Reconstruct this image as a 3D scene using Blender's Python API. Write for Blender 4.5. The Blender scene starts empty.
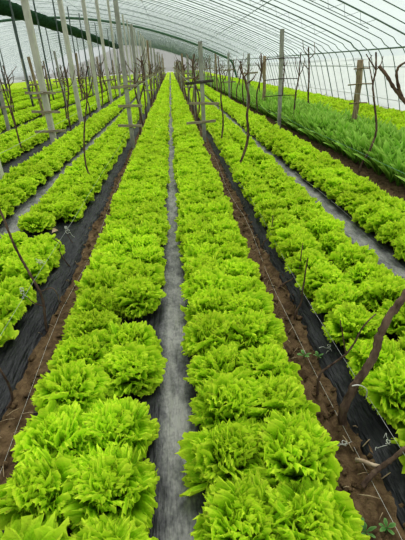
import bpy, math, random
import numpy as np
from mathutils import Vector, Matrix

random.seed(7)
C = bpy.context.scene.collection
PI = math.pi
W, Hh = 405, 540
CAM_H = 1.45
YF, YE = -6.0, 90.0          # tunnel ends

# ------------------------------------------------------------------ camera
VPX, VPY = 170.0, 65.0       # where the rows converge
DNX, DNY = 248.0, 1080.0     # where plumb lines converge
_a = np.array([VPX - W / 2, VPY - Hh / 2]); _b = np.array([DNX - W / 2, DNY - Hh / 2])
F = math.sqrt(-(_a @ _b))
fw = Vector((_a[0] / F, _a[1] / F, 1)).normalized()      # world +Y in camera space (x right, y down, z forward)
dn = Vector((_b[0] / F, _b[1] / F, 1))
dn = (dn - fw * dn.dot(fw)).normalized()                 # world -Z
rt = dn.cross(fw)                                        # world +X
def c2w(v): return Vector((v.dot(rt), v.dot(fw), -v.dot(dn)))
EYE = Vector((0, 0, CAM_H))
cd = bpy.data.cameras.new('camera'); cam = bpy.data.objects.new('camera', cd); C.objects.link(cam)
ax = c2w(Vector((1, 0, 0))); ay = c2w(Vector((0, -1, 0))); az = c2w(Vector((0, 0, -1)))
M = Matrix((ax, ay, az)).transposed().to_4x4(); M.translation = EYE
cam.matrix_world = M
cd.sensor_fit = 'VERTICAL'; cd.sensor_height = 36; cd.sensor_width = 27; cd.lens = 36 * F / Hh
cd.clip_start = 0.05; cd.clip_end = 600
bpy.context.scene.camera = cam
def ray(px, py): return c2w(Vector(((px - W / 2) / F, (py - Hh / 2) / F, 1)))
def at_z(px, py, z): d = ray(px, py); return EYE + d * ((z - CAM_H) / d.z)
def at_y(px, py, y): d = ray(px, py); return EYE + d * (y / d.y)
def proj(p):
    v = Vector(p) - EYE
    zc = v.dot(-az)
    if zc < 0.05: return None
    return (W / 2 + F * v.dot(ax) / zc, Hh / 2 - F * v.dot(ay) / zc, zc)

# ------------------------------------------------------------------ materials
def nodes(name):
    m = bpy.data.materials.new(name); m.use_nodes = True
    nt = m.node_tree; nt.nodes.clear()
    out = nt.nodes.new('ShaderNodeOutputMaterial')
    return m, nt, out
def N(nt, t, **kw):
    n = nt.nodes.new(t)
    for k, v in kw.items():
        if k in n.inputs: n.inputs[k].default_value = v
        else: setattr(n, k, v)
    return n
def ramp(nt, stops):
    r = nt.nodes.new('ShaderNodeValToRGB'); e = r.color_ramp.elements
    while len(e) > 2: e.remove(e[-1])
    for i, (p, c) in enumerate(stops):
        x = e[i] if i < 2 else e.new(p)
        x.position = p; x.color = (*c, 1)
    return r
def noise_mat(name, c1, c2, scale=8, rough=.7, bump=.2, bscale=None, stretch=(1, 1, 1), spec=.3, lo=.35, hi=.65, bd=.01):
    m, nt, out = nodes(name)
    tc = N(nt, 'ShaderNodeTexCoord'); mp = N(nt, 'ShaderNodeMapping'); mp.inputs['Scale'].default_value = stretch
    nt.links.new(tc.outputs['Object'], mp.inputs['Vector'])
    nz = N(nt, 'ShaderNodeTexNoise', Scale=scale, Detail=6.0, Roughness=.6)
    nt.links.new(mp.outputs[0], nz.inputs['Vector'])
    r = ramp(nt, [(lo, c1), (hi, c2)]); nt.links.new(nz.outputs['Fac'], r.inputs[0])
    b = N(nt, 'ShaderNodeBsdfPrincipled', Roughness=rough); b.inputs['Specular IOR Level'].default_value = spec
    nt.links.new(r.outputs[0], b.inputs['Base Color'])
    if bump:
        n2 = N(nt, 'ShaderNodeTexNoise', Scale=bscale or scale * 3, Detail=4.0)
        nt.links.new(mp.outputs[0], n2.inputs['Vector'])
        bp = N(nt, 'ShaderNodeBump', Strength=bump, Distance=bd); nt.links.new(n2.outputs['Fac'], bp.inputs['Height'])
        nt.links.new(bp.outputs[0], b.inputs['Normal'])
    nt.links.new(b.outputs[0], out.inputs[0])
    return m
def leaf_mat(name, deep, mid, tip, trans=.3, rough=.5, crinkle=.8):
    m, nt, out = nodes(name)
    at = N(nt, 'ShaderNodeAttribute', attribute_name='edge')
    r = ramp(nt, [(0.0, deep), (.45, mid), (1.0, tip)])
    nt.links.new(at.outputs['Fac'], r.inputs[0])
    geo = N(nt, 'ShaderNodeNewGeometry')
    oi = N(nt, 'ShaderNodeObjectInfo')
    tc = N(nt, 'ShaderNodeNewGeometry')
    nz = N(nt, 'ShaderNodeTexNoise', Scale=2.2, Detail=3.0)
    nt.links.new(geo.outputs['Position'], nz.inputs['Vector'])
    mr = N(nt, 'ShaderNodeMapRange'); mr.inputs['From Min'].default_value = .3; mr.inputs['From Max'].default_value = .7
    mr.inputs['To Min'].default_value = .90; mr.inputs['To Max'].default_value = 1.15
    nt.links.new(nz.outputs['Fac'], mr.inputs['Value'])
    hs = N(nt, 'ShaderNodeHueSaturation'); nt.links.new(r.outputs[0], hs.inputs['Color']); nt.links.new(mr.outputs[0], hs.inputs['Value'])
    b = N(nt, 'ShaderNodeBsdfPrincipled', Roughness=rough); b.inputs['Specular IOR Level'].default_value = .16
    nt.links.new(hs.outputs[0], b.inputs['Base Color'])
    tco = N(nt, 'ShaderNodeTexCoord'); nb_ = N(nt, 'ShaderNodeTexNoise', Scale=95.0, Detail=3.0); nt.links.new(tco.outputs['Object'], nb_.inputs['Vector'])
    bp = N(nt, 'ShaderNodeBump', Strength=crinkle, Distance=.006); nt.links.new(nb_.outputs['Fac'], bp.inputs['Height']); nt.links.new(bp.outputs[0], b.inputs['Normal'])
    t = N(nt, 'ShaderNodeBsdfTranslucent'); nt.links.new(hs.outputs[0], t.inputs['Color'])
    mx = N(nt, 'ShaderNodeMixShader', Fac=trans)
    nt.links.new(b.outputs[0], mx.inputs[1]); nt.links.new(t.outputs[0], mx.inputs[2]); nt.links.new(mx.outputs[0], out.inputs[0])
    return m
def film_mat(name, col, clear):
    m, nt, out = nodes(name)
    geo = N(nt, 'ShaderNodeNewGeometry')
    nz = N(nt, 'ShaderNodeTexNoise', Scale=.7, Detail=4.0); nt.links.new(geo.outputs['Position'], nz.inputs['Vector'])
    r = ramp(nt, [(.3, tuple(c * .9 for c in col)), (.7, col)]); nt.links.new(nz.outputs['Fac'], r.inputs[0])
    t = N(nt, 'ShaderNodeBsdfTranslucent'); nt.links.new(r.outputs[0], t.inputs['Color'])
    d = N(nt, 'ShaderNodeBsdfDiffuse'); nt.links.new(r.outputs[0], d.inputs['Color'])
    m1 = N(nt, 'ShaderNodeMixShader', Fac=.2); nt.links.new(t.outputs[0], m1.inputs[1]); nt.links.new(d.outputs[0], m1.inputs[2])
    tr = N(nt, 'ShaderNodeBsdfTransparent')
    mx = N(nt, 'ShaderNodeMixShader', Fac=clear); nt.links.new(m1.outputs[0], mx.inputs[1]); nt.links.new(tr.outputs[0], mx.inputs[2])
    nt.links.new(mx.outputs[0], out.inputs[0])
    return m
MAT = {}
MAT['lettuce'] = leaf_mat('lettuce leaf', (.08, .22, .004), (.36, .65, .008), (.74, .93, .06), .30)  # leaf base tone darkened to paint in shade between the leaves
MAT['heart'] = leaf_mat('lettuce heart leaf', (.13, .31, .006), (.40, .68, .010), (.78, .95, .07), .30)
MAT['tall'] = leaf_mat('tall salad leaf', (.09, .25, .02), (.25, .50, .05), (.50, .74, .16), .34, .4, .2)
MAT['weed'] = leaf_mat('weed leaf', (.08, .22, .05), (.18, .36, .11), (.26, .45, .17), .2)
MAT['soil'] = noise_mat('furrow soil', (.075, .048, .026), (.22, .150, .085), 14, .95, .9, 45, spec=.1, bd=.02)
MAT['clod'] = noise_mat('soil clod', (.09, .058, .032), (.24, .165, .095), 30, .95, .6, 90, spec=.1)
MAT['outside'] = noise_mat('pale outdoor ground', (.42, .43, .40), (.58, .59, .56), .6, .95, 0)
MAT['hill'] = noise_mat('hill', (.12, .115, .11), (.20, .19, .185), .12, 1, 0)
MAT['concrete'] = noise_mat('concrete post', (.30, .29, .265), (.46, .45, .41), 12, .9, .3, 60, (1, 1, .4), spec=.2)
MAT['pale_concrete'] = noise_mat('pale concrete post', (.47, .45, .40), (.64, .615, .555), 9, .9, .2, 60, (1, 1, .3), spec=.2)
MAT['steel'] = noise_mat('dark steel pole', (.07, .10, .09), (.13, .16, .15), 8, .5, 0)
MAT['wood'] = noise_mat('weathered wood', (.20, .145, .09), (.44, .35, .24), 10, .9, .4, 40, (4, 4, .6), spec=.1)
MAT['arm_wood'] = noise_mat('weathered crossarm', (.24, .20, .14), (.45, .39, .30), 12, .9, .3, 40, (.6, 4, 4), spec=.1)
MAT['dark_arm'] = noise_mat('dark crossarm', (.05, .045, .04), (.12, .10, .085), 12, .9, .3, 40, (.6, 4, 4), spec=.1)
MAT['bark'] = noise_mat('vine bark', (.065, .042, .032), (.24, .165, .125), 22, .95, .8, 70, (1, 1, .35), spec=.1)
MAT['cane'] = noise_mat('vine cane', (.09, .055, .04), (.21, .145, .10), 30, .9, .4, 80, spec=.15)
MAT['rib'] = noise_mat('green rib paint', (.10, .15, .13), (.17, .23, .20), 6, .5, 0)
MAT['arch'] = noise_mat('green arch paint', (.05, .13, .07), (.09, .19, .11), 6, .5, 0)
MAT['net'] = noise_mat('green shade net', (.012, .05, .022), (.035, .10, .05), 7, .9, .8, 18, (1, .5, 1), spec=.1, bd=.06)
MAT['wire'] = noise_mat('pale wire', (.38, .39, .39), (.55, .56, .55), 5, .5, 0)
MAT['green_wire'] = noise_mat('green coated wire', (.20, .42, .32), (.30, .52, .42), 5, .5, 0)
MAT['string'] = noise_mat('white twine', (.55, .55, .52), (.74, .74, .70), 40, .8, 0)
MAT['peg'] = noise_mat('pale dry stick', (.42, .31, .22), (.62, .50, .38), 30, .9, .3)
MAT['straw'] = noise_mat('dry straw', (.34, .25, .15), (.52, .42, .28), 30, .9, 0)
MAT['film'] = film_mat('milky plastic film', (.72, .80, .78), .42)
MAT['end_film'] = film_mat('dull end film', (.60, .62, .62), .5)

def mulch_mat():
    m, nt, out = nodes('black mulch film')
    at = N(nt, 'ShaderNodeAttribute', attribute_name='edge')     # 1 on the trodden strip, 0 at the film's edges
    geo = N(nt, 'ShaderNodeNewGeometry')
    mp = N(nt, 'ShaderNodeMapping'); mp.inputs['Scale'].default_value = (1, .55, 1); nt.links.new(geo.outputs['Position'], mp.inputs['Vector'])
    nz = N(nt, 'ShaderNodeTexNoise', Scale=9.0, Detail=9.0, Roughness=.7); nt.links.new(mp.outputs[0], nz.inputs['Vector'])
    n3 = N(nt, 'ShaderNodeTexNoise', Scale=90.0, Detail=3.0); nt.links.new(mp.outputs[0], n3.inputs['Vector'])
    mul = N(nt, 'ShaderNodeMath', operation='MULTIPLY'); nt.links.new(nz.outputs['Fac'], mul.inputs[0]); mul.inputs[1].default_value = .75
    ad0 = N(nt, 'ShaderNodeMath', operation='MULTIPLY_ADD'); nt.links.new(n3.outputs['Fac'], ad0.inputs[0]); ad0.inputs[1].default_value = .25; nt.links.new(mul.outputs[0], ad0.inputs[2])
    ad = N(nt, 'ShaderNodeMath', operation='MULTIPLY_ADD'); nt.links.new(at.outputs['Fac'], ad.inputs[0]); ad.inputs[1].default_value = .34; nt.links.new(ad0.outputs[0], ad.inputs[2])
    r = ramp(nt, [(.46, (.010, .011, .014)), (.64, (.050, .050, .056)), (.76, (.16, .158, .162)), (.92, (.36, .35, .34))])
    nt.links.new(ad.outputs[0], r.inputs[0])
    b = N(nt, 'ShaderNodeBsdfPrincipled', Roughness=.5); b.inputs['Specular IOR Level'].default_value = .4
    nt.links.new(r.outputs[0], b.inputs['Base Color'])
    mp2 = N(nt, 'ShaderNodeMapping'); mp2.inputs['Scale'].default_value = (1, .16, 1); nt.links.new(geo.outputs['Position'], mp2.inputs['Vector'])
    n2 = N(nt, 'ShaderNodeTexNoise', Scale=38.0, Detail=3.0); nt.links.new(mp2.outputs[0], n2.inputs['Vector'])
    bp = N(nt, 'ShaderNodeBump', Strength=1.0, Distance=.02); nt.links.new(n2.outputs['Fac'], bp.inputs['Height']); nt.links.new(bp.outputs[0], b.inputs['Normal'])
    nt.links.new(b.outputs[0], out.inputs[0])
    return m
MAT['mulch'] = mulch_mat()

# ------------------------------------------------------------------ mesh helpers
class MB:
    def __init__(s): s.v = []; s.f = []; s.e = []
    def add(s, v, f, e=None):
        o = len(s.v); s.v += [tuple(p) for p in v]; s.f += [tuple(i + o for i in q) for q in f]; s.e += list(e) if e is not None else [0.0] * len(v)
    def tube(s, pts, rad, sides=6, closed=True):
        pts = [Vector(p) for p in pts]; n = len(pts)
        rad = rad if isinstance(rad, (list, tuple)) else [rad] * n
        vs = []; ref = None
        for i, p in enumerate(pts):
            t = (pts[min(i + 1, n - 1)] - pts[max(i - 1, 0)]).normalized()
            if ref is None:
                ref = t.orthogonal().normalized()
            ref = (ref - t * ref.dot(t)).normalized(); b = t.cross(ref)
            for k in range(sides):
                a = 2 * PI * k / sides
                vs.append(p + (ref * math.cos(a) + b * math.sin(a)) * rad[i])
        fs = [(i * sides + k, i * sides + (k + 1) % sides, (i + 1) * sides + (k + 1) % sides, (i + 1) * sides + k) for i in range(n - 1) for k in range(sides)]
        if closed:
            fs.append(tuple(range(sides))[::-1]); fs.append(tuple((n - 1) * sides + k for k in range(sides)))
        s.add(vs, fs)
    def bar(s, a, b, w, h, wob=0, seg=1, ref=None, bev=.12):
        """a squared bar with chamfered edges from a to b, swaying by wob"""
        a, b = Vector(a), Vector(b); t = (b - a).normalized()
        x = (ref or Vector((0, 1, 0))); x = (x - t * x.dot(t)).normalized(); y = t.cross(x)
        c = bev * min(w, h)
        prof = [(w / 2 - c, h / 2), (w / 2, h / 2 - c), (w / 2, -h / 2 + c), (w / 2 - c, -h / 2), (-w / 2 + c, -h / 2), (-w / 2, -h / 2 + c), (-w / 2, h / 2 - c), (-w / 2 + c, h / 2)]
        vs = []; n = len(prof)
        for i in range(seg + 1):
            p = a.lerp(b, i / seg) + (x * random.uniform(-wob, wob) + y * random.uniform(-wob, wob) if 0 < i else Vector())
            vs += [p + x * q[0] + y * q[1] for q in prof]
        fs = [(i * n + k, i * n + (k + 1) % n, (i + 1) * n + (k + 1) % n, (i + 1) * n + k) for i in range(seg) for k in range(n)]
        fs += [tuple(range(n))[::-1], tuple(seg * n + k for k in range(n))]
        s.add(vs, fs)
    def mesh(s, name, mat, smooth=True):
        me = bpy.data.meshes.new(name); me.from_pydata(s.v, [], s.f); me.update()
        at = me.attributes.new('edge', 'FLOAT', 'POINT'); at.data.foreach_set('value', np.array(s.e, dtype=np.float32))
        me.materials.append(mat)
        if smooth: me.polygons.foreach_set('use_smooth', [True] * len(me.polygons))
        me.update()
        return me
def link(name, me, parent=None, loc=None):
    o = bpy.data.objects.new(name, me); C.objects.link(o)
    if parent is not None: o.parent = parent
    if loc is not None: o.location = loc
    return o
def empty(name, loc=(0, 0, 0), rz=0, s=1.0):
    o = bpy.data.objects.new(name, None); C.objects.link(o); o.location = loc; o.rotation_euler = (0, 0, rz); o.scale = (s, s, s)
    o.empty_display_size = .1
    return o
def tag(o, label=None, cat=None, group=None, kind=None):
    if label: o['label'] = label
    if cat: o['category'] = cat
    if group: o['group'] = group
    if kind: o['kind'] = kind
    return o
ONES = ['', 'first', 'second', 'third', 'fourth', 'fifth', 'sixth', 'seventh', 'eighth', 'ninth', 'tenth', 'eleventh', 'twelfth', 'thirteenth', 'fourteenth', 'fifteenth', 'sixteenth', 'seventeenth', 'eighteenth', 'nineteenth']
TENS = ['', '', 'twenty', 'thirty', 'forty', 'fifty', 'sixty', 'seventy', 'eighty', 'ninety']
def ordinal(n):
    if n < 20: return ONES[n]
    if n % 10 == 0: return TENS[n // 10][:-1] + 'ieth' if n < 100 else 'hundredth'
    return TENS[n // 10] + '-' + ONES[n % 10]
def hnoise(x, y):
    return .5 * math.sin(2.3 * x + 1.7 * math.sin(1.1 * y)) + .3 * math.sin(5.1 * y + 2 * math.sin(3.3 * x)) + .2 * math.sin(11.7 * x + 7.3 * y)

# ------------------------------------------------------------------ beds
BED_Z = .05
# (left edge, right edge, trodden strip, half width of the strip)
BEDS = [(-.785, .46, -.087, .075), (.68, 2.12, 1.50, .10), (-2.52, -.905, -1.73, .11)]
x = -4.25
k = 0
while x > -25:
    BEDS.append((x - .02, x + 1.48, x + .73, .11)); x -= 1.74
BEDS.append((3.75, 5.55, 4.34, .06))

def film_bed(e0, e1, strip, hw, y0, y1):
    xs = [e0, e0 + .02, e0 + .05, e0 + .09, e0 + .14]
    n = max(6, int((e1 - e0 - .28) / .07))
    xs += [e0 + .14 + (e1 - e0 - .28) * i / n for i in range(1, n)]
    xs += [e1 - .14, e1 - .09, e1 - .05, e1 - .02, e1]
    ys = []; y = y0
    while y < y1:
        ys.append(y); y += .07 if y < 6 else (.3 if y < 20 else 2.5)
    ys.append(y1)
    v = []; e = []
    for y in ys:
        for i, xx in enumerate(xs):
            d = min(xx - e0, e1 - xx)
            s_ = min(1, d / .12); z = BED_Z * (s_ * s_ * (3 - 2 * s_))
            st = max(0, 1 - abs(xx - strip) / (hw * 1.5))
            z -= .015 * st
            wob = .012 * math.sin(3 * y + xx) * (1 if d < .06 else .2)
            z += .004 * math.sin(29 * xx + 2 * math.sin(1.7 * y)) + .004 * hnoise(xx * 3, y * 4) + (-.02 if d < .001 else .0)
            v.append((xx + wob, y, z)); e.append(min(1, st * 1.6) if d > .1 else .0)
    m = len(xs)
    f = [(j * m + i, j * m + i + 1, (j + 1) * m + i + 1, (j + 1) * m + i) for j in range(len(ys) - 1) for i in range(m - 1)]
    b = MB(); b.add(v, f, e)
    return b.mesh('mulch_film', MAT['mulch'])
names = ['black plastic mulch sheet with dusty central strip under the middle lettuce bed',
         'black plastic mulch sheet under the lettuce bed right of the middle bed',
         'black plastic mulch sheet with a bare patch, under the bed left of the middle bed']
for i, (e0, e1, st, hw) in enumerate(BEDS):
    if i < 3: lab = names[i]
    elif i == len(BEDS) - 1: lab = 'black plastic mulch sheet under the lettuce bed along the right film wall'
    else: lab = f'black plastic mulch sheet under the {ordinal(i - 1)} bed left of the middle bed'
    o = link('mulch_film', film_bed(e0, e1, st, hw, .2 if i < 3 else 1.5, YE - 1.2))
    tag(o, lab, 'plastic sheet', 'mulch sheets over the beds')

# soil floor of the tunnel: one lumpy sheet, fine in the near furrows
def soil_floor():
    xs = [-27.5]
    x = -27.5
    fine = [(-1.05, -.68), (.40, .75), (2.05, 2.62)]
    while x < 6.4:
        step = .5 if x < -5.5 else .14
        for a, b in fine:
            if a - .02 <= x < b: step = .02
            elif x < a < x + step: step = a - x
        x += step; xs.append(x)
    ys = [YF]; y = .4; 
    while y < 90: ys.append(y); y += .03 if y < 4 else (.08 if y < 9 else (.3 if y < 20 else 3))
    ys.append(YE + 1)
    rnd = np.random.RandomState(3).rand(len(ys), len(xs))
    v = []
    for j, y in enumerate(ys):
        for i, xx in enumerate(xs):
            infur = any(a < xx < b for a, b in fine) and y < 20
            z = -.012 + .010 * hnoise(xx * 4, y * 2.5)
            if infur: z += .016 * (rnd[j, i] - .5) + .012 * math.sin(23 * y + 9 * math.sin(17 * xx))
            v.append((xx, y, z))
    m = len(xs)
    f = [(j * m + i, j * m + i + 1, (j + 1) * m + i + 1, (j + 1) * m + i) for j in range(len(ys) - 1) for i in range(m - 1)]
    b = MB(); b.add(v, f)
    return b.mesh('floor', MAT['soil'])
tag(link('floor', soil_floor()), kind='structure')

# ------------------------------------------------------------------ lettuce
def leaf(mb, rng, az_, el0, curl, length, width, nu, nv, ruf, freq, r0=.012, z0=.01, cup=.25, tipround=.22, flare=0.0, lobes=0.0, big=0.0, lf=10.0):
    ph = [rng.uniform(0, 6.28) for _ in range(6)]
    twist = rng.uniform(-.25, .25)
    P = []; E = []
    ca, sa = math.cos(az_), math.sin(az_)
    r, z = r0, z0
    rib = []
    for i in range(nu + 1):
        t = i / nu; el = el0 + curl * t * t - flare * max(0, t - .68) / .32
        rib.append((r, z, el)); r += length / nu * math.cos(el); z += length / nu * math.sin(el)
    for i in range(nu + 1):
        t = i / nu
        for j in range(nv + 1):
            v = 2 * j / nv - 1
            te = t * (1 - tipround * v * v)
            if lobes:
                te = t * (1 - .34 * abs(v) ** 4) + lobes * t ** 3 * abs(math.sin(lf * v * (1 + .15 * math.sin(2 * v + ph[2])) + ph[1])) ** .8
            q = te * nu; i0 = min(int(q), nu - 1); fr = q - i0
            rr = rib[i0][0] * (1 - fr) + rib[i0 + 1][0] * fr; zz = rib[i0][1] * (1 - fr) + rib[i0 + 1][1] * fr
            el = rib[i0][2] * (1 - fr) + rib[i0 + 1][2] * fr
            w = width * (.12 + .88 * math.sin(min(te * 1.25, 1) * PI / 2) ** 1.1)
            if lobes: w *= 1 + .9 * lobes * abs(math.sin(lf * 1.1 * t + ph[4] + v)) * abs(v) ** 3
            side = abs(v) ** 2
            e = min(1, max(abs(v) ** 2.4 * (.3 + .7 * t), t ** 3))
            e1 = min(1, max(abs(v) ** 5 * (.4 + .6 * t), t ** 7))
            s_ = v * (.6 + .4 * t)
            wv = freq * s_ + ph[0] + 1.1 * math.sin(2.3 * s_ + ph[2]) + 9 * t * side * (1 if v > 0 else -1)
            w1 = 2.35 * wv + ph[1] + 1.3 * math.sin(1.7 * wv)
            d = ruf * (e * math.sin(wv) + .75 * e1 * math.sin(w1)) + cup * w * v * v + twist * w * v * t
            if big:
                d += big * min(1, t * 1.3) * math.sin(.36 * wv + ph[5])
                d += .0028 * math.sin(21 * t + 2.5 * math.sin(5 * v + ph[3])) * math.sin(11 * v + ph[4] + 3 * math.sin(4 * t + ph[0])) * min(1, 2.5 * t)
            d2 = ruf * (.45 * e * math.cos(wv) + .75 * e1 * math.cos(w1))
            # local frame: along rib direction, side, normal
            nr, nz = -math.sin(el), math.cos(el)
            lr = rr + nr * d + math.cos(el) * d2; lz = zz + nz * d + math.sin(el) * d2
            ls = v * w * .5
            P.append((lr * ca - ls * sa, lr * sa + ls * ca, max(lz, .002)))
            E.append(max(0, min(1, .04 + .45 * e + .28 * e1 + .22 * t * t + .16 * math.sin(wv) * e + .12 * math.sin(w1) * e1)))  # paler margins, with light on ruffle crests and shade in troughs painted in
    m = nv + 1
    Fc = [(a * m + b, a * m + b + 1, (a + 1) * m + b + 1, (a + 1) * m + b) for a in range(nu) for b in range(nv)]
    mb.add(P, Fc, E)

def lettuce_meshes(seed, lod, res=None):
    rng = random.Random(seed)
    nu, nv = [(18, 60), (6, 15), (3, 6)][lod]
    if res: nu, nv = res
    fr = [13, 9, 5][lod]
    outer, heart = MB(), MB()
    def ring(mb, n, el, curl, L, Wd, ruf, jit=.42, z0=.01, r0=.012):
        a0 = rng.uniform(0, 6.28)
        for i in range(n):
            leaf(mb, rng, a0 + 2 * PI * i / n + rng.uniform(-jit, jit), el + rng.uniform(-.24, .2), curl + rng.uniform(-.35, .35), L * rng.uniform(.78, 1.12), Wd * rng.uniform(.85, 1.2),
                 nu, nv, ruf * (.72 if lod == 0 else 1.0) * rng.uniform(.8, 1.25), fr * rng.uniform(.8, 1.2), r0=r0, z0=z0, flare=.5, lobes=0, big=.011 if lod == 0 else .006)
    if lod == 0:
        ring(outer, 8, .42, -.5, .158, .155, .012)
        ring(outer, 9, .76, -.7, .176, .145, .013)
        ring(outer, 8, 1.02, -.75, .186, .135, .014, jit=.5)
        ring(heart, 7, 1.24, -.7, .186, .125, .014, jit=.6, r0=.008)
        ring(heart, 6, 1.42, -.6, .180, .11, .014, jit=.7, r0=.006)
        for _ in range(8):
            leaf(heart, rng, rng.uniform(0, 6.28), rng.uniform(1.35, 1.8), rng.uniform(-.9, .5), rng.uniform(.150, .185), rng.uniform(.08, .12), nu, nv, .010, fr * rng.uniform(.7, 1), r0=rng.uniform(-.012, .012), cup=.1, flare=.7, big=.012)
    elif lod == 1:
        ring(outer, 6, .45, -.6, .162, .17, .013)
        ring(outer, 6, .88, -1.05, .186, .165, .016)
        ring(heart, 5, 1.15, -1.2, .195, .15, .017)
        ring(heart, 4, 1.5, -.8, .17, .12, .016, jit=.6, r0=0)
    else:
        ring(outer, 6, .5, -.6, .165, .19, .014)
        ring(outer, 5, .95, -.9, .19, .18, .016)
        ring(heart, 4, 1.3, -.9, .19, .14, .016)
    return outer, heart
NV = 9
proto = []
for i in range(NV):
    a, b = lettuce_meshes(100 + i, 0, (17, 56))
    proto.append((a.mesh('outer_leaves', MAT['lettuce']), b.mesh('heart', MAT['heart'])))
proto_mid = []
for i in range(NV):
    a, b = lettuce_meshes(150 + i, 0, (10, 34))
    proto_mid.append((a.mesh('outer_leaves', MAT['lettuce']), b.mesh('heart', MAT['heart'])))
def merged(a, b):
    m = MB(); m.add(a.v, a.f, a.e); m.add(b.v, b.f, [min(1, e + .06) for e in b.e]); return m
lod1 = [merged(*lettuce_meshes(200 + i, 1)) for i in range(5)]
lod2 = [merged(*lettuce_meshes(300 + i, 2)) for i in range(4)]
def dome(seed):
    rng = random.Random(seed); mb = MB(); v = []; e = []; n = 7
    for i, (r, z) in enumerate([(.15, .03), (.14, .11), (.09, .18)]):
        for k in range(n):
            a = 2 * PI * k / n + i * .4; q = rng.uniform(.85, 1.15)
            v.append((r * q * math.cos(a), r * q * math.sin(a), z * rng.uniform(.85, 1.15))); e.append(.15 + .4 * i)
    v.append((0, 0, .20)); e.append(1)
    f = [(i * n + k, i * n + (k + 1) % n, (i + 1) * n + (k + 1) % n, (i + 1) * n + k) for i in range(2) for k in range(n)]
    f += [(2 * n + k, 2 * n + (k + 1) % n, 3 * n) for k in range(n)]
    mb.add(v, f, e); return mb
lod3 = [dome(s) for s in range(4)]

# columns of heads: (x, phrase)
COLS = [(-.315, 'inner column left of the central strip'), (-.572, 'outer column left of the central strip'),
        (.122, 'inner column right of the central strip'), (.337, 'outer column right of the central strip'),
        (.885, 'first column past the right soil furrow'), (1.20, 'second column past the right soil furrow'),
        (1.735, 'third column past the right soil furrow'), (2.0, 'fourth column past the right soil furrow'),
        (-1.175, 'first column past the left soil furrow'), (-1.435, 'second column past the left soil furrow'),
        (-2.02, 'third column past the left soil furrow'), (-2.30, 'fourth column past the left soil furrow')]
q = 0
for (e0, e1, st, hw) in BEDS[3:-1]:
    for dx in (.44, .20, -.23, -.47):
        q += 1; COLS.append((st + dx, f'{ordinal(q)} column past the second left furrow'))
for i, xx in enumerate((3.92, 4.18, 4.50, 4.76, 5.02, 5.26)):
    COLS.append((xx, f'{ordinal(i + 1)} column behind the tall salad rows'))

def y_at(px_y, x, h=.15):
    """depth along the row where something at x and height h appears at image row px_y"""
    lo, hi = .3, 80.
    for _ in range(40):
        mid = (lo + hi) / 2; p = proj((x, mid, h))
        if p is None or p[1] > px_y: lo = mid
        else: hi = mid
    return lo
rng = random.Random(11)
heads = []
def gap(x, *spans): return [(y_at(b, x), y_at(a, x)) for a, b in spans]
GAPS = {-.315: gap(-.315, (299, 326), (374, 430)), -1.175: gap(-1.175, (211, 244), (336, 374), (398, 700)), -1.435: gap(-1.435, (222, 238), (332, 374), (392, 700))}
for ci, (cx, ph) in enumerate(COLS):
    y = .62 + rng.uniform(0, .2); drift = rng.uniform(0, 6)
    while y < YE - 1.8:
        if any(a < y < b for a, b in GAPS.get(cx, [])) or (cx < -1.9 and rng.random() < (.02 if cx > -2.6 else .05)):
            y += .06; continue
        px = cx + rng.uniform(-.018, .018) + .012 * math.sin(y * .7 + drift)
        heads.append((px, y + rng.uniform(-.02, .02), ci, rng.uniform(.91, 1.06) * (.88 if cx < -2.6 else 1), rng.uniform(0, 6.28)))
        y += rng.uniform(.232, .272)
vis = []; rest = []
for h in heads:
    p = proj((h[0], h[1], .13))
    if p is None: continue
    r = .15 * F / p[2]
    if -r * .6 < p[0] < W + r * .6 and p[1] < Hh + r * .6: vis.append((p[2], h))
    elif -r * 1.2 - 60 < p[0] < W + r * 1.2 + 60 and p[1] < Hh + 3 * r: rest.append((p[2], h))
vis.sort(key=lambda t: t[0])
near = [h for _, h in vis[:300]]; closest = {(h[0], h[1]) for _, h in vis[:64]}; rest += vis[300:]
count = {}
near.sort(key=lambda h: (h[2], h[1]))
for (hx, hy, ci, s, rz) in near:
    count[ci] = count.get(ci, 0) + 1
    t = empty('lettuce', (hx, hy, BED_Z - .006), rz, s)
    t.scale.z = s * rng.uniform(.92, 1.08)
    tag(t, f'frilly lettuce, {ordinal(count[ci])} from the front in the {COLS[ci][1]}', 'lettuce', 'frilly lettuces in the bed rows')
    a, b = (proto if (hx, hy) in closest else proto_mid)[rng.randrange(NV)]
    link('outer_leaves', a, t); link('heart', b, t)
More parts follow.
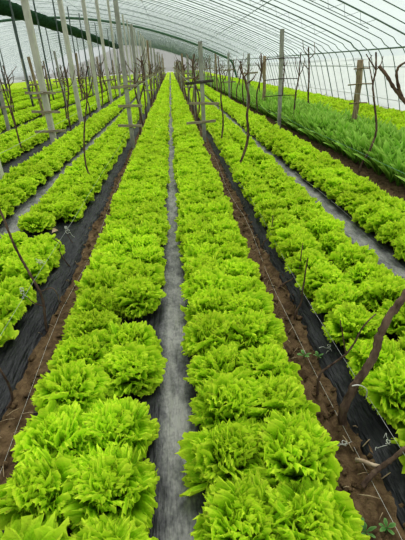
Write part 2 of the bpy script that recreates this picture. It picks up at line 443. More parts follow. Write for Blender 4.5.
def scatter(items, name, mat, pick, z=BED_Z - .006):
    V, Fq, Ft, E = [], [], [], []; off = 0
    cache = {}
    for (zc, (hx, hy, ci, s, rz)) in items:
        mb = pick(zc)
        if id(mb) not in cache:
            cache[id(mb)] = (np.array(mb.v), np.array([f for f in mb.f if len(f) == 4], dtype=np.int64).reshape(-1, 4), np.array([f for f in mb.f if len(f) == 3], dtype=np.int64).reshape(-1, 3), np.array(mb.e))
        v, f4, f3, e = cache[id(mb)]
        c, sn = math.cos(rz) * s, math.sin(rz) * s
        w = np.empty_like(v); w[:, 0] = v[:, 0] * c - v[:, 1] * sn + hx; w[:, 1] = v[:, 0] * sn + v[:, 1] * c + hy; w[:, 2] = v[:, 2] * s + z
        V.append(w); Fq.append(f4 + off); Ft.append(f3 + off); E.append(e); off += len(v)
    V = np.concatenate(V); q4 = np.concatenate(Fq); q3 = np.concatenate(Ft); E = np.concatenate(E)
    me = bpy.data.meshes.new(name)
    me.vertices.add(len(V)); me.vertices.foreach_set('co', V.astype(np.float32).ravel())
    lv = np.concatenate([q4.ravel(), q3.ravel()]); tot = np.concatenate([np.full(len(q4), 4), np.full(len(q3), 3)])
    me.loops.add(len(lv)); me.loops.foreach_set('vertex_index', lv.astype(np.int32))
    me.polygons.add(len(tot)); me.polygons.foreach_set('loop_start', np.concatenate([[0], np.cumsum(tot)[:-1]]).astype(np.int32))
    me.update(calc_edges=True); me.validate()
    at = me.attributes.new('edge', 'FLOAT', 'POINT'); at.data.foreach_set('value', E.astype(np.float32))
    me.polygons.foreach_set('use_smooth', np.ones(len(tot), dtype=bool))
    me.materials.append(mat); me.update()
    return me
pickers = lambda zc: rng.choice(lod1) if zc < 14 else (rng.choice(lod2) if zc < 38 else rng.choice(lod3))
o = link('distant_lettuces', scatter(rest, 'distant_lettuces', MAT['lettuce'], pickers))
tag(o, 'far frilly lettuces running on in rows towards the tunnel end', 'lettuce', kind='stuff')

# ------------------------------------------------------------------ tall long-leaved salad rows on the right
def tall_plant(seed, lod):
    r_ = random.Random(seed); mb = MB()
    nu, nv = [(7, 4), (3, 2)][lod]
    n = [15, 8][lod]
    for i in range(n):
        t = i / n
        leaf(mb, r_, i * 2.4 + r_.uniform(-.4, .4), 1.0 + .52 * t + r_.uniform(-.25, .2), -.8 + .5 * t + r_.uniform(-.2, .2), r_.uniform(.36, .52) * (1.0 if t < .8 else .85), r_.uniform(.07, .115) * (1.3 if lod else 1),
             nu, nv, .004, 6, r0=.008, z0=.0, cup=.3, tipround=.55)
    return mb
tall0 = [tall_plant(400 + i, 0).mesh('leafy_salad_plant', MAT['tall']) for i in range(7)]
tall1 = [tall_plant(500 + i, 1) for i in range(4)]
TC = [2.68, 2.86, 3.04, 3.22, 3.40, 3.58]
plants = []
for ci, cx in enumerate(TC):
    y = 4.0 + rng.uniform(0, .1)
    while y < YE - 2:
        plants.append((cx + rng.uniform(-.03, .03), y, ci, rng.uniform(.68, 1.15), rng.uniform(0, 6.28))); y += rng.uniform(.16, .21)
tv = []; tr_ = []
for h in plants:
    p = proj((h[0], h[1], .2))
    if p is None: continue
    r = .2 * F / p[2]
    if p[0] < W + r * .5 and p[1] < Hh: tv.append((p[2], h))
    elif p[0] < W + 100: tr_.append((p[2], h))
tv.sort(key=lambda t: t[0])
count = {}
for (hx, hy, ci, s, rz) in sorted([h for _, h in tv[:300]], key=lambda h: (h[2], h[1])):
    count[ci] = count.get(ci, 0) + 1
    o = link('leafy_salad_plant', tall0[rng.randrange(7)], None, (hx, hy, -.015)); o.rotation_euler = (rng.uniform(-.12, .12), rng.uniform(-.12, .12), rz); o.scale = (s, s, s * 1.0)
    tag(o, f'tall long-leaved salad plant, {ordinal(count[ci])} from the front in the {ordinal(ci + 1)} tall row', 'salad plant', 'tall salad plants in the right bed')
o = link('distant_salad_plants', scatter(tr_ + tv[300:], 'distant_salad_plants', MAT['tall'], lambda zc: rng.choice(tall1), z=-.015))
tag(o, 'far tall salad plants merging into a dark green band', 'salad plant', kind='stuff')

# ------------------------------------------------------------------ tunnel: film, ribs, trusses
XC, HS, ZE, RISE = -10.5, 15.8, 1.62, 3.75
def zroof(x): return ZE + RISE * (1 - abs((x - XC) / HS) ** 2.05)
def profile(off=0.0, n=44):
    """section of the tunnel from the right foot over the roof to the left foot, pulled inside by off"""
    pts = [(5.78, -.03), (5.66, .4), (5.54, .8), (5.42, 1.2), (5.34, 1.42), (5.24, 1.56), (5.10, 1.65)]
    r = []
    for i in range(n + 1):
        x = 5.0 - 31.0 * i / n; r.append((x, zroof(x)))
    left = [(2 * XC - a, b) for a, b in reversed(pts)]
    allp = pts + r + left
    if off:
        cx, cz = XC, -14
        allp = [(a + (cx - a) / math.hypot(cx - a, cz - b) * off, b + (cz - b) / math.hypot(cx - a, cz - b) * off) for a, b in allp]
    return allp
PR = profile()
ys = [YF + (YE - YF) * i / 48 for i in range(49)]
def sheet(idx, name):
    sel = [PR[i] for i in idx]; m = len(sel)
    v = [(a, y, b) for y in ys for (a, b) in sel]
    b = MB(); b.add(v, [(j * m + i, j * m + i + 1, (j + 1) * m + i + 1, (j + 1) * m + i) for j in range(len(ys) - 1) for i in range(m - 1)])
    tag(link(name, b.mesh(name, MAT['film'])), kind='structure')
nP = len(PR)
sheet(range(0, 6), 'wall_right'); sheet(range(5, nP - 5), 'ceiling'); sheet(range(nP - 6, nP), 'wall_left')
b = MB(); top = [(a, YE, z) for a, z in PR]; bot = [(a, YE, -.03) for a, z in PR]
b.add(top + bot, [(i, i + 1, nP + i + 1, nP + i) for i in range(nP - 1)])
tag(link('wall_end', b.mesh('wall_end', MAT['end_film'], False)), kind='structure')

PI_ = profile(.022)
rb = MB(); rb.tube([(a, 0, z) for a, z in PI_], .009, 6); rib_me = rb.mesh('roof_rib', MAT['rib'])
up = MB(); up.tube([(a, 0, z) for a, z in profile(.025)], .015, 6); up_me = up.mesh('upper_chord', MAT['rib'])
low = profile(.24)[8:-8]
lo_ = MB(); lo_.tube([(a, 0, z) for a, z in low], .007, 5); lo_me = lo_.mesh('lower_chord', MAT['rib'])
wb = MB(); upz = profile(.03)[8:-8]; pts = []
for i in range(len(low) - 1):
    for t in (0, .5):
        A = [upz[i][k] * (1 - t) + upz[i + 1][k] * t for k in (0, 1)]; t2 = t + .25
        B = [low[i][k] * (1 - t2) + low[i + 1][k] * t2 for k in (0, 1)]
        pts += [(A[0], 0, A[1]), (B[0], 0, B[1])]
wb.tube(pts, .005, 4); wb_me = wb.mesh('web', MAT['rib'])
n_r = n_t = 0
for kk in range(0, 160):
    y = -5.5 + kk * .6
    if abs(y - 38.5) < .05 or y > YE - .3: continue
    if kk % 5 == 0:
        n_t += 1
        t = empty('roof_truss', (0, y, 0)); tag(t, 'dark green arched roof truss with zigzag web between two chords', 'roof truss', 'arched roof trusses')
        link('upper_chord', up_me, t); link('lower_chord', lo_me, t); link('web', wb_me, t)
    else:
        o = link('roof_rib', rib_me, None, (0, y, 0)); tag(o, 'thin dark green arched tube rib under the white film roof', 'roof rib', 'arched tube ribs')
ga = MB(); ga.tube([(a, 38.5, z) for a, z in profile(.10)], .085, 8)
tag(link('support_arch', ga.mesh('support_arch', MAT['arch'])), 'thick green arch spanning the tunnel halfway down', 'arch')

# lengthwise purlins and the gathered green shade net
for (px_, pz, r_, lab) in [(5.20, 1.545, .018, 'dark green eave purlin along the top of the right film wall'), (5.38, 1.14, .007, 'thin rail running along the right film wall below the eave'),
                           (2.6, None, .009, 'thin lengthwise roof wire nearest the right eave'), (-1.0, None, .009, 'thin lengthwise roof wire above the middle beds'), (-5.6, None, .009, 'thin lengthwise roof wire beside the green shade net')]:
    z = pz if pz else zroof(px_) - .07
    m = MB(); m.tube([(px_, y, z) for y in (YF, 10, 30, 60, YE - .1)], r_, 6)
    tag(link('purlin', m.mesh('purlin', MAT['rib'])), lab, 'purlin')
nb = MB(); v = []; f = []; yy = [YF + 1 + i * .6 for i in range(int((88 - YF) / .6))]
sec = [(-.55, .02), (-.42, -.20), (-.22, -.32), (.02, -.38), (.26, -.33), (.45, -.2), (.58, .02), (.3, .08), (0, .1), (-.3, .07)]
rr = random.Random(5)
for j, y in enumerate(yy):
    w = .95 + .05 * math.sin(y * 1.1) + rr.uniform(-.04, .04)
    for k, (a, b_) in enumerate(sec):
        v.append((-9.75 + 1.5 * a * w, y, zroof(-9.75) - .19 + 1.45 * b_ * (w + .06 * math.sin(y * 1.9 + k))))
n = len(sec)
f = [(j * n + k, j * n + (k + 1) % n, (j + 1) * n + (k + 1) % n, (j + 1) * n + k) for j in range(len(yy) - 1) for k in range(n)] + [tuple(range(n)), tuple((len(yy) - 1) * n + k for k in range(n))][:2]
nb.add(v, f)
tag(link('shade_net', nb.mesh('shade_net', MAT['net'])), 'dark green shade net gathered in a long roll under the roof', 'shade net')

# ------------------------------------------------------------------ posts
def post(name, base, height, w, mat, label, group=None, arms=(), lean=(0, 0), arm_len=.75, arm_mats=None, cat='post', roundp=False, arm_tilt=0.0):
    base = Vector(base); base.z = -.06
    t = empty(name, base)
    tag(t, label, cat, group)
    m = MB(); top = Vector((lean[0], lean[1], height + .06))
    if roundp:
        m.tube([top * (i / 7) + Vector((random.uniform(-.012, .012), random.uniform(-.012, .012), 0)) for i in range(8)], [w / 2 * random.uniform(.92, 1.08) for _ in range(8)], 9)
    else:
        m.bar((0, 0, 0), top, w, w * .9, 0, 4)
    link('shaft', m.mesh('shaft', MAT[mat], roundp), t)
    for i, h in enumerate(arms):
        c = top * ((h + .06) / (height + .06)) + Vector((0, -w * .5 - .018, 0))
        a = MB(); L = arm_len * random.uniform(.92, 1.08); sh = random.uniform(-.06, .06); tl = arm_tilt + random.uniform(-.02, .02)
        a.bar(c + Vector((-L / 2 + sh, 0, -tl)), c + Vector((L / 2 + sh, 0, tl)), .035, .05, .004, 5)
        link('crossarm', a.mesh('crossarm', MAT[(arm_mats or ['arm_wood'] * 9)[i]], False), t)
    return t
# trellis posts with crossarms either side of the middle bed
post('trellis_post', (-.86, 8.55, 0), 2.75, .085, 'concrete', 'leaning grey concrete post with three wooden crossarms in the left furrow', arms=(.43, .79, 1.13), arm_len=.5)
post('trellis_post', (.60, 8.85, 0), 1.82, .085, 'concrete', 'grey concrete post with three crossarms, the top one dark, in the right furrow', arms=(.38, .73, 1.12), arm_mats=['arm_wood', 'arm_wood', 'dark_arm'], arm_len=.6)
post('trellis_post', (2.38, 9.7, 0), 2.0, .085, 'concrete', 'slim grey concrete post with wire arms in the furrow before the tall salad', arms=(), arm_len=.8)
w_ = bpy.data.objects['trellis_post.002']
for h in (1.05, 1.45, .72):
    m = MB(); m.tube([(-.36, -.05, h + .06), (0, -.06, h + .075), (.36, -.05, h + .06)], .009, 5); link('wire_arm', m.mesh('wire_arm', MAT['dark_arm']), w_)
# tall roof supports in the second left furrow
TX = [(-2.42, 5.7), (-2.66, 9.5), (-2.74, 13.0), (-2.74, 16.5), (-2.72, 19.9)]
for k in range(12): TX.append((-2.7, 23.3 + 3.4 * k))
for i, (px_, py_) in enumerate(TX):
    hgt = zroof(px_) - .1
    post('roof_support_post', (px_, py_, 0), hgt, .13 if i < 5 else .11, 'pale_concrete', f'tall pale concrete roof post, {ordinal(i + 1)} from the front in the second left furrow',
         'tall posts in the second left furrow', arms=(.31, .70, 1.07) if i == 1 else ((1.0,) if i in (4, 6) else ()), arm_len=.62, lean=(-.02, 0) if i == 1 else (random.uniform(-.08, .04), 0))
# further trellis posts down the furrows
for line, (fx, y0, step, hg, nm) in enumerate([(-.86, 12.2, 3.5, 2.4, 'left furrow'), (.60, 12.6, 3.7, 1.75, 'right furrow'), (2.38, 14.2, 4.4, 1.8, 'second right furrow')]):
    y = y0; i = 0
    while y < 62:
        i += 1
        post('trellis_post', (fx + random.uniform(-.05, .05), y, 0), hg * random.uniform(.9, 1.1), .085, 'concrete' if i % 3 else 'wood',
             f'distant trellis post, {ordinal(i)} behind the nearest post of the {nm}', 'far trellis posts', arms=(1.1,) if i % 2 else (.7, 1.15), lean=(random.uniform(-.05, .05), 0), arm_len=.5)
        y += step
# steel supports and trellis posts further left
for (fx, y0, step, nm) in [(-6.1, 12.5, 3.6, 'nearest'), (-9.6, 19, 3.9, 'second'), (-13.0, 27, 5, 'third')]:
    y = y0; i = 0
    while y < 60:
        i += 1
        post('roof_support_pole', (fx, y, 0), zroof(fx) - .1, .075, 'steel', f'dark steel roof pole, {ordinal(i)} from the front in the {nm} line of dark poles', 'dark roof poles', roundp=True, lean=(random.uniform(-.05, .05), 0))
        y += step
for (fx, y0, step, nm) in [(-4.36, 11.6, 3.4, 'third left furrow'), (-7.9, 17, 4.2, 'fifth left furrow')]:
    y = y0; i = 0
    while y < 52:
        i += 1
        post('trellis_post', (fx, y, 0), random.uniform(1.7, 2.3), .085, 'concrete' if i % 2 else 'wood', f'{"grey concrete" if i % 2 else "brown wooden"} trellis post, {ordinal(i)} from the front in the {nm}', 'trellis posts among the left beds',
             arms=(.7, 1.1), arm_len=.55, lean=(random.uniform(-.1, .1), 0))
        y += step
# wooden posts right
p = at_y(355, 117, 8.05); post('wooden_post', (p.x, 8.05, 0), 1.36, .11, 'wood', 'rough round wooden post rising from the tall salad near the right wall', roundp=True, lean=(-.01, 0), cat='post')
w_ = bpy.data.objects['wooden_post']
for h, L in ((.70, .34), (1.02, .46), (1.28, .30)):
    m = MB(); m.tube([(-L / 2, -.07, h), (0, -.075, h + .01), (L / 2, -.07, h)], .012, 5); link('peg', m.mesh('peg', MAT['wood']), w_)
p = at_y(264, 90, 13.5); post('wooden_post', (p.x, 13.5, 0), 1.55, .10, 'wood', 'pale slim wooden post further back in the tall salad rows', roundp=True, cat='post')

# ------------------------------------------------------------------ vines
def smooth_path(pts, n=5):
    pts = [Vector(p) for p in pts]; out = []
    for i in range(len(pts) - 1):
        p0, p1, p2, p3 = pts[max(i - 1, 0)], pts[i], pts[i + 1], pts[min(i + 2, len(pts) - 1)]
        for k in range(n):
            t = k / n
            out.append(.5 * ((2 * p1) + (p2 - p0) * t + (2 * p0 - 5 * p1 + 4 * p2 - p3) * t * t + (3 * p1 - p0 - 3 * p2 + p3) * t ** 3))
    out.append(pts[-1]); return out
def vine(label, trunk, rad, canes=(), group=None, name='grapevine', knots=True):
    """trunk: list of (x, y, z); canes: [(points, radius)]"""
    base = Vector(trunk[0]); t = empty(name, base); tag(t, label, 'grapevine', group)
    def tub(pts, r, nm, mt):
        path = smooth_path([Vector(p) - base for p in pts], 6); n = len(path)
        r0, r1 = r if isinstance(r, tuple) else (r, r * .55)
        rs = [(r0 + (r1 - r0) * i / (n - 1)) * (1 + (.10 * math.sin(i * 1.9) + random.uniform(-.08, .14) if knots else 0)) for i in range(n)]
        path = [p + Vector((random.uniform(-1, 1), random.uniform(-1, 1), 0)) * r0 * .12 for p in path]
        m = MB(); m.tube(path, rs, 7); link(nm, m.mesh(nm, MAT[mt]), t)
    tub(trunk, rad, 'trunk', 'bark')
    for pts, r in canes: tub(pts, r, 'cane', 'cane')
    return t
def plane(pts, Y, dy=0.0):
    return [at_y(a, b, Y + dy * i / max(1, len(pts) - 1)) for i, (a, b) in enumerate(pts)]
def rooted(pts, z0=-.03, dy=0.0, bend=0.0):
    """image path whose first point is on the ground; the rest rises in the plane across the row there"""
    g = at_z(pts[0][0], pts[0][1], z0); Y = g.y
    return [g] + [at_y(a, b, Y + dy * (i + 1) / len(pts)) for i, (a, b) in enumerate(pts[1:])]
t1 = rooted([(343, 428), (343, 412), (350, 395), (361, 377), (371, 362), (377, 347), (381, 333), (390, 316), (402, 300), (412, 286)], dy=.12)
vine('thick bare brown vine trunk leaning over the black film edge on the right', t1, (.019, .015))
t2 = rooted([(318, 398), (318, 384), (321, 373), (331, 365), (346, 354), (355, 342), (361, 330), (369, 320), (376, 314)], dy=.1)
vine('thin forked bare vine shoot left of the thick brown trunk', t2, (.0065, .003), [([t2[4], at_y(343, 337, t2[4].y), at_y(340, 320, t2[4].y)], (.0035, .002))])
t3 = rooted([(389, 472), (381, 468), (376, 472), (368, 478), (360, 486)], z0=-.01)
t3 = [at_z(362, 487, .0), at_z(371, 476, .03), at_z(381, 467, .05), at_z(391, 460, .09), at_z(403, 450, .14), at_z(415, 441, .18)]
vine('bare brown vine branch lying low across the furrow at the right edge', t3, (.010, .008))
t4 = rooted([(294, 322), (296, 312), (301, 303), (302, 294), (304, 282), (306, 268), (308, 258)], dy=.05)
vine('short upright vine shoot at the film edge of the right furrow', t4, (.008, .003))
t5 = rooted([(276, 291), (283, 284), (292, 279), (299, 270), (301, 256), (303, 243)], dy=.05)
vine('curved bare vine shoot reaching over the lettuces right of the furrow', t5, (.006, .0028))
t6 = rooted([(262, 251), (264, 242), (270, 237), (272, 226), (273, 215)], dy=.05)
vine('small vine shoot leaning at the edge of the right furrow', t6, (.006, .0026))
t7 = rooted([(233, 180), (238, 168), (245, 150), (248, 135), (247, 115), (249, 100), (246, 84), (244, 77)], dy=.1)
vine('tall bare vine with a forked head between right furrow and right strip', t7, (.019, .014), [([t7[-1], at_y(241, 71, t7[-1].y), at_y(239, 66, t7[-1].y)], (.012, .007)), ([t7[-1], at_y(248, 72, t7[-1].y), at_y(249, 64, t7[-1].y)], (.011, .006)), ([t7[-2], at_y(252, 80, t7[-1].y), at_y(256, 74, t7[-1].y)], (.010, .005))])
t8 = rooted([(219, 151), (222, 135), (223, 118), (221, 100), (221, 84), (219, 66), (218, 56)], dy=.1)
vine('slim straight bare vine just left of the forked tall vine', t8, (.018, .009), [([t8[4], at_y(226, 76, t8[4].y), at_y(228, 68, t8[4].y)], (.008, .004))])
t9 = rooted([(358, 176), (362, 164), (370, 150), (376, 133), (376, 118), (374, 100), (373, 84), (376, 70), (376, 52)], dy=.15)
vine('tall bare vine with spreading head before the tall salad on the right', t9, (.016, .010), [([t9[-2], at_y(371, 62, t9[-1].y), at_y(366, 54, t9[-1].y)], (.009, .005)), ([t9[-3], at_y(371, 74, t9[-1].y), at_y(369, 62, t9[-1].y), at_y(372, 55, t9[-1].y)], (.008, .004)), ([t9[-2], at_y(381, 64, t9[-1].y), at_y(383, 56, t9[-1].y)], (.007, .004))])
t10 = rooted([(431, 215), (430, 190), (426, 160), (420, 132), (411, 110), (402, 98), (394, 88), (387, 76), (379, 66)], dy=.1)
vine('thick pale vine branch reaching in from the right above the salad', t10, (.022, .013), [([t10[-4], at_y(397, 80, t10[-4].y), at_y(398, 68, t10[-4].y), at_y(406, 62, t10[-4].y)], (.014, .008))])
t11 = rooted([(47, 332), (45, 318), (44, 306), (40, 292), (30, 274), (22, 260), (12, 240), (5, 222), (-4, 200), (-12, 175)], dy=.1)
vine('long bare brown vine leaning left over the bare patch of film', t11, (.0085, .006), [([t11[2], at_y(34, 303, t11[2].y - .05), at_y(26, 296, t11[2].y - .08)], (.004, .0022)), ([t11[3], at_y(52, 288, t11[3].y), at_y(58, 296, t11[3].y), at_y(59, 304, t11[3].y)], (.0035, .002))])
t12 = rooted([(75, 272), (66, 262), (60, 252), (60, 244), (52, 238)], dy=.02)
vine('thin curved cane lying across the film edge by the left furrow', t12, (.005, .0025))
t13 = rooted([(81, 250), (74, 244), (68, 236), (66, 228)], dy=.02)
vine('short cane stub rising beside the white knot in the left furrow', t13, (.004, .002))
t14 = rooted([(95, 193), (91, 180), (86, 165), (84, 145), (85, 120), (87, 98), (86, 78), (88, 66)], dy=.1)
vine('slim tall bare vine between the two left tall posts and middle bed', t14, (.013, .007), [([t14[5], at_y(91, 88, t14[5].y), at_y(93, 77, t14[5].y)], (.008, .004)), ([t14[5], at_y(83, 88, t14[5].y), at_y(79, 80, t14[5].y)], (.007, .004))])
t15 = rooted([(24, 158), (20, 143), (15, 125), (9, 106), (3, 88), (-2, 74)], dy=.1)
vine('slim dark bare vine leaning left in front of the nearest tall post', t15, (.017, .010))
t16 = rooted([(68, 128), (66, 112), (64, 96), (59, 80), (56, 68)], dy=.1)
vine('dark bare vine with shaggy head just right of the armed pale post', t16, (.022, .012), [([t16[3], at_y(62, 76, t16[3].y), at_y(65, 68, t16[3].y)], (.011, .006)), ([t16[3], at_y(56, 78, t16[3].y), at_y(52, 70, t16[3].y)], (.010, .006))])
t17 = rooted([(4, 412), (12, 400), (10, 388), (4, 376), (-4, 364)], dy=.02)
vine('short bare vine cane at the left edge over black film', t17, (.007, .005))
t18 = at_y(293, 135, 11)
t18 = rooted([(292, 131), (294, 112), (296, 92), (299, 76), (300, 62), (301, 52)], dy=.1)
vine('thin dark vine rising from the tall salad behind the slim post', t18, (.020, .010), [([t18[3], at_y(303, 68, t18[3].y), at_y(305, 58, t18[3].y)], (.010, .006)), ([t18[3], at_y(296, 66, t18[3].y), at_y(295, 58, t18[3].y)], (.009, .005))])
# vines further back along the furrows
vi = 0
for (fx, y0, y1, step, nm) in [(-.86, 10.2, 48, 1.9, 'left furrow'), (.62, 10.6, 48, 2.0, 'right furrow'), (2.4, 12.5, 46, 2.1, 'second right furrow'), (-2.66, 11.2, 44, 2.4, 'second left furrow'), (-4.4, 12.4, 40, 3.0, 'third left furrow'), (-6.1, 14.6, 40, 2.8, 'fourth left furrow'), (3.5, 11, 32, 3.1, 'bed by the right wall')]:
    y = y0; i = 0
    while y < y1:
        i += 1; h = random.uniform(1.25, 1.75); l = random.uniform(-.18, .18); k = random.uniform(-.08, .08)
        bx = fx + random.uniform(-.06, .06)
        tr = [(bx, y, -.03), (bx + l * .3 + k, y + .05, h * .35), (bx + l * .6 - k, y + .05, h * .7), (bx + l, y, h)]
        cs = []
        for c in range(3):
            s = random.uniform(.1, .28) * random.choice((-1, 1)); z = h * random.uniform(.55, .98)
            bp = Vector(tr[2]).lerp(Vector(tr[3]), max(0, (z / h - .7) / .3))
            cs.append(([bp, bp + Vector((s * .6, random.uniform(-.1, .1), .12)), bp + Vector((s, random.uniform(-.2, .2), random.uniform(.1, .4)))], (.011, .006)))
        vine(f'distant bare vine, {ordinal(i)} along the {nm} behind the nearest posts', tr, (.022, .016), cs, 'distant bare vines')
        y += step * random.uniform(.8, 1.2)

# ------------------------------------------------------------------ wires and twine
def wire(name, pts, r, mat, label, cat='wire', group=None):
    m = MB(); m.tube(pts, r, 5); return tag(link(name, m.mesh(name, MAT[mat])), label, cat, group)
def sag(x, z, y0, y1, seg=3.5, s=.02, xw=.01):
    ys_ = [y0]
    while ys_[-1] < y1: ys_.append(ys_[-1] + .4)
    return [(x + xw * math.sin(2.1 * y), y, z - s * math.sin(PI * ((y - y0) % seg) / seg)) for y in ys_]
wire('trellis_wire', sag(.735, .15, .4, 40), .0010, 'wire', 'pale wire stretched beside the lettuces right of the right furrow')
w2 = wire('twine', sag(.625, .03, .4, 24, 1.7, .03, .02), .0009, 'string', 'white twine lying along the soil of the right furrow', 'twine')
wire('trellis_wire', sag(-.90, .36, .4, 40), .0010, 'wire', 'pale wire above the film edge left of the left furrow')
wire('twine', sag(-.83, .03, .4, 24, 1.9, .03, .02), .0009, 'string', 'white twine lying along the soil of the left furrow', 'twine')
wire('trellis_wire', sag(1.62, .06, 1, 40), .003, 'wire', 'pale wire lying along the grey strip of the right bed')
wire('trellis_wire', sag(2.42, .30, 2, 40), .0018, 'green_wire', 'green coated wire before the tall salad rows')
wire('trellis_wire', sag(2.40, 1.0, 2, 60), .003, 'wire', 'higher pale wire over the furrow before the tall salad')
wire('trellis_wire', sag(-2.62, .42, 2, 60), .003, 'wire', 'pale wire along the second left furrow among the posts')
for x_, z_, nm in [(-.86, 1.10, 'on the posts of the left furrow'), (-.64, 1.10, 'on the crossarm ends right of the left furrow'), (.6, 1.10, 'on the posts of the right furrow'), (.36, 1.10, 'on the crossarm ends left of the right furrow'), (-2.66, 1.06, 'on the tall posts of the second left furrow'), (3.5, 1.25, 'above the tall salad by the right wall')]:
    wire('trellis_wire', sag(x_, z_ + .03, 8.6, 70), .004, 'wire', f'thin overhead trellis wire strung {nm}', group='overhead trellis wires')
# white knots of twine on the wires
def knot(px, py, X, label, big=1.0):
    d = ray(px, py); c = EYE + d * (X / d.x); m = MB(); rr = random.Random(int(px * 7 + py))
    for i in range(2):
        p = [Vector((0, 0, 0))]
        for _ in range(5): p.append(p[-1] + Vector((rr.uniform(-.02, .02), rr.uniform(-.008, .012), rr.uniform(-.022, .014))) * big)
        m.tube([c + q for q in smooth_path(p, 4)], .0015, 5)
    p = [(.008 * big * math.cos(a * .7), .008 * big * math.sin(a * .7) , .012 * math.sin(a * .45)) for a in range(20)]
    m.tube([c + Vector(q) for q in p], .0016, 5)
    tag(link('twine_knot', m.mesh('twine_knot', MAT['string'])), label, 'twine knot')
knot(329, 347, .735, 'white twine knot on the wire left of the forked shoot', 1.1)
knot(353, 386, .735, 'white twine loop hooked on the wire at the thick trunk', 1.0)
knot(388, 443, .735, 'white twine knot on the wire near the right edge', 1.0)
knot(66, 228, -.90, 'white twine knot hanging over the bare film patch on the left', 1.3)
knot(40, 262, -.90, 'white twine tuft on the left wire beside the lone lettuce clump', 1.1)
knot(22, 290, -.90, 'white twine tuft on the left wire above the long vine', 1.1)
knot(344, 444, .60, 'frayed white twine end on the soil below the thick trunk', 1.2)
# curved white hook loop at the trunk
m = MB(); q = [at_y(a, b_, t1[3].y - .03) for a, b_ in ((352, 386), (358, 385), (364, 387), (367, 391), (366, 398))]
m.tube(smooth_path(q, 4), .0028, 5); tag(link('twine_loop', m.mesh('twine_loop', MAT['string'])), 'curved white tie looped round the thick brown vine trunk', 'twine loop')

# ------------------------------------------------------------------ furrow litter: sticks, clods, straw, weeds
m = MB(); a, b_ = at_z(356, 460, .02), at_z(380, 467, .045); m.tube([a, a.lerp(b_, .3) + Vector((0, 0, .006)), a.lerp(b_, .7), b_], [.010, .008, .008, .009], 8)
tag(link('stick', m.mesh('stick', MAT['peg'])), 'short pale cut stick lying on the soil at the right', 'stick')
def lump(r, seed):
    rr = random.Random(seed); mb = MB(); v = []; nl, nm_ = 6, 9
    for i in range(nl + 1):
        th = PI * i / nl
        for k in range(nm_):
            a = 2 * PI * k / nm_; q = r * (1 + .28 * math.sin(3 * a + seed + 2 * th) + rr.uniform(-.14, .14))
            v.append((q * math.sin(th) * math.cos(a), q * math.sin(th) * math.sin(a) * .85, q * .7 * math.cos(th)))
    mb.add(v, [(i * nm_ + k, i * nm_ + (k + 1) % nm_, (i + 1) * nm_ + (k + 1) % nm_, (i + 1) * nm_ + k) for i in range(nl) for k in range(nm_)])
    return mb
lumps = [lump(1, s) for s in range(5)]
rr = random.Random(21); V = MB()
for _ in range(520):
    if rr.random() < .6: cx = rr.uniform(.50, .73); y = .6 + rr.random() ** 1.8 * 7
    else: cx = rr.uniform(-.98, -.72); y = .9 + rr.random() ** 1.6 * 7
    s = rr.choice((.005, .006, .008, .010, .014, .018)) * rr.uniform(.8, 1.2); L = lumps[rr.randrange(5)]; ca, sa = math.cos(rr.uniform(0, 6)), math.sin(rr.uniform(0, 6))
    V.add([(cx + p[0] * s * ca - p[1] * s * sa, y + p[0] * s * sa + p[1] * s * ca, p[2] * s + s * .2 - .006) for p in L.v], L.f)
tag(link('soil_crumbs', V.mesh('soil_crumbs', MAT['clod'])), 'brown soil crumbs and clods scattered along the furrows', 'soil', kind='stuff')
V = MB()
for _ in range(130):
    right = rr.random() < .6
    cx = rr.uniform(.50, .72) if right else rr.uniform(-.98, -.74); y = .7 + rr.random() ** 1.4 * 6.5; a = rr.uniform(0, PI); L = rr.uniform(.02, .09)
    p0 = Vector((cx, y, .006)); dv = Vector((math.cos(a), math.sin(a), rr.uniform(-.05, .12))) * L
    if not (.44 < p0.x + dv.x < .8 or -1.02 < p0.x + dv.x < -.68): dv.x *= .2
    V.tube([p0, p0 + dv * .5 + Vector((0, 0, .005)), p0 + dv], rr.uniform(.0012, .0026), 4)
tag(link('straw_litter', V.mesh('straw_litter', MAT['straw'])), 'dry straw and twig litter strewn on the furrow soil', 'straw', kind='stuff')
def weed(px, py, label, s=1.0, n=5):
    g = at_z(px, py, .0); r_ = random.Random(int(px)); m = MB()
    for i in range(n): leaf(m, r_, i * 2 * PI / n + r_.uniform(-.3, .3), .55, -.5, .034 * s * r_.uniform(.8, 1.2), .020 * s, 4, 4, .0015, 5, r0=.004, z0=.012, cup=.1, tipround=.5)
    m.tube([(0, 0, -.02), (0, 0, .016)], .003, 5)
    tag(link('weed', m.mesh('weed', MAT['weed']), None, g), label, 'weed', 'seedling weeds in the right furrow')
weed(353, 523, 'small green weed seedling at the lettuce edge, bottom of the furrow', 1.1)
weed(365, 534, 'low weed seedling lowest in the right furrow', 1.0)
weed(386, 530, 'pale green weed seedling beside the black film at the bottom', .9)
weed(304, 357, 'blue-green seedling with long leaves at the film edge of the furrow', 1.2, 4)
weed(318, 358, 'blue-green seedling leaning over the film below the white knot', 1.0, 4)
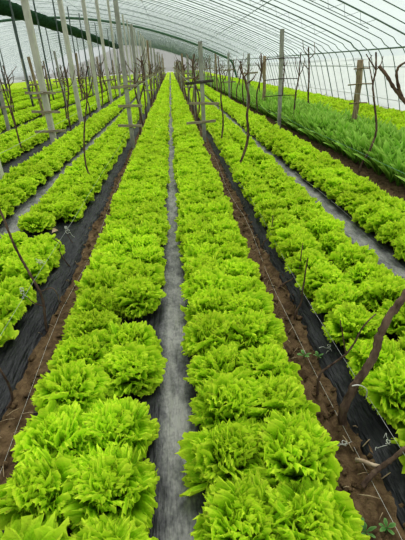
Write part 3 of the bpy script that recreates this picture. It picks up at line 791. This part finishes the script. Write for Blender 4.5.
# dead leaves on the bare patch
for (px, py, lab) in [(52, 233, 'dry tan leaf lying on the bare film patch at left'), (150, 309, 'dry tan leaf in the gap left of the central strip')]:
    g = at_z(px, py, BED_Z + .012); m = MB(); leaf(m, random.Random(px), 1.0, .1, .2, .07, .05, 5, 6, .004, 6, r0=.0, z0=.0)
    tag(link('dry_leaf', m.mesh('dry_leaf', MAT['straw']), None, g), lab, 'dry leaf')

# ------------------------------------------------------------------ outside, hill, light
b = MB(); b.add([(-120, -60, -.08), (120, -60, -.08), (120, 260, -.08), (-120, 260, -.08)], [(0, 1, 2, 3)])
tag(link('ground', b.mesh('ground', MAT['outside'])), kind='structure')
v = []; nx, ny = 50, 10
for j in range(ny + 1):
    for i in range(nx + 1):
        xx = -90 + 150 * i / nx; u = (xx + 11) / 17
        h = 9.0 * math.exp(-u * u) * math.sin(PI * min(1, (j / ny) * 1.0)) + .8 * hnoise(xx * .15, j) * math.sin(PI * j / ny)
        v.append((xx, 125 + 60 * j / ny, -.1 + max(0, h)))
b = MB(); b.add(v, [(j * (nx + 1) + i, j * (nx + 1) + i + 1, (j + 1) * (nx + 1) + i + 1, (j + 1) * (nx + 1) + i) for j in range(ny) for i in range(nx)])
tag(link('hill', b.mesh('hill', MAT['hill'])), kind='structure')

wd = bpy.data.worlds.new('World'); bpy.context.scene.world = wd; wd.use_nodes = True
nt = wd.node_tree; bg = nt.nodes['Background']
tc = nt.nodes.new('ShaderNodeTexCoord'); sp = nt.nodes.new('ShaderNodeSeparateXYZ'); nt.links.new(tc.outputs['Generated'], sp.inputs[0])
r = ramp(nt, [(.0, (.80, .86, .87)), (.6, (1.0, 1.0, .98))]); nt.links.new(sp.outputs['Z'], r.inputs[0]); nt.links.new(r.outputs[0], bg.inputs['Color'])
bg.inputs['Strength'].default_value = .70
sd = bpy.data.lights.new('overcast_sun', 'SUN'); sd.energy = 2.6; sd.angle = math.radians(28); sd.color = (1, .985, .94)
so = bpy.data.objects.new('overcast_sun', sd); C.objects.link(so); so.rotation_euler = (math.radians(-22), math.radians(14), 0)
sc = bpy.context.scene
sc.view_settings.view_transform = 'Standard'; sc.view_settings.look = 'None'; sc.view_settings.exposure = 0.32; sc.view_settings.gamma = 0.86
sc.cycles.max_bounces = 8; sc.cycles.transparent_max_bounces = 24; sc.cycles.diffuse_bounces = 5
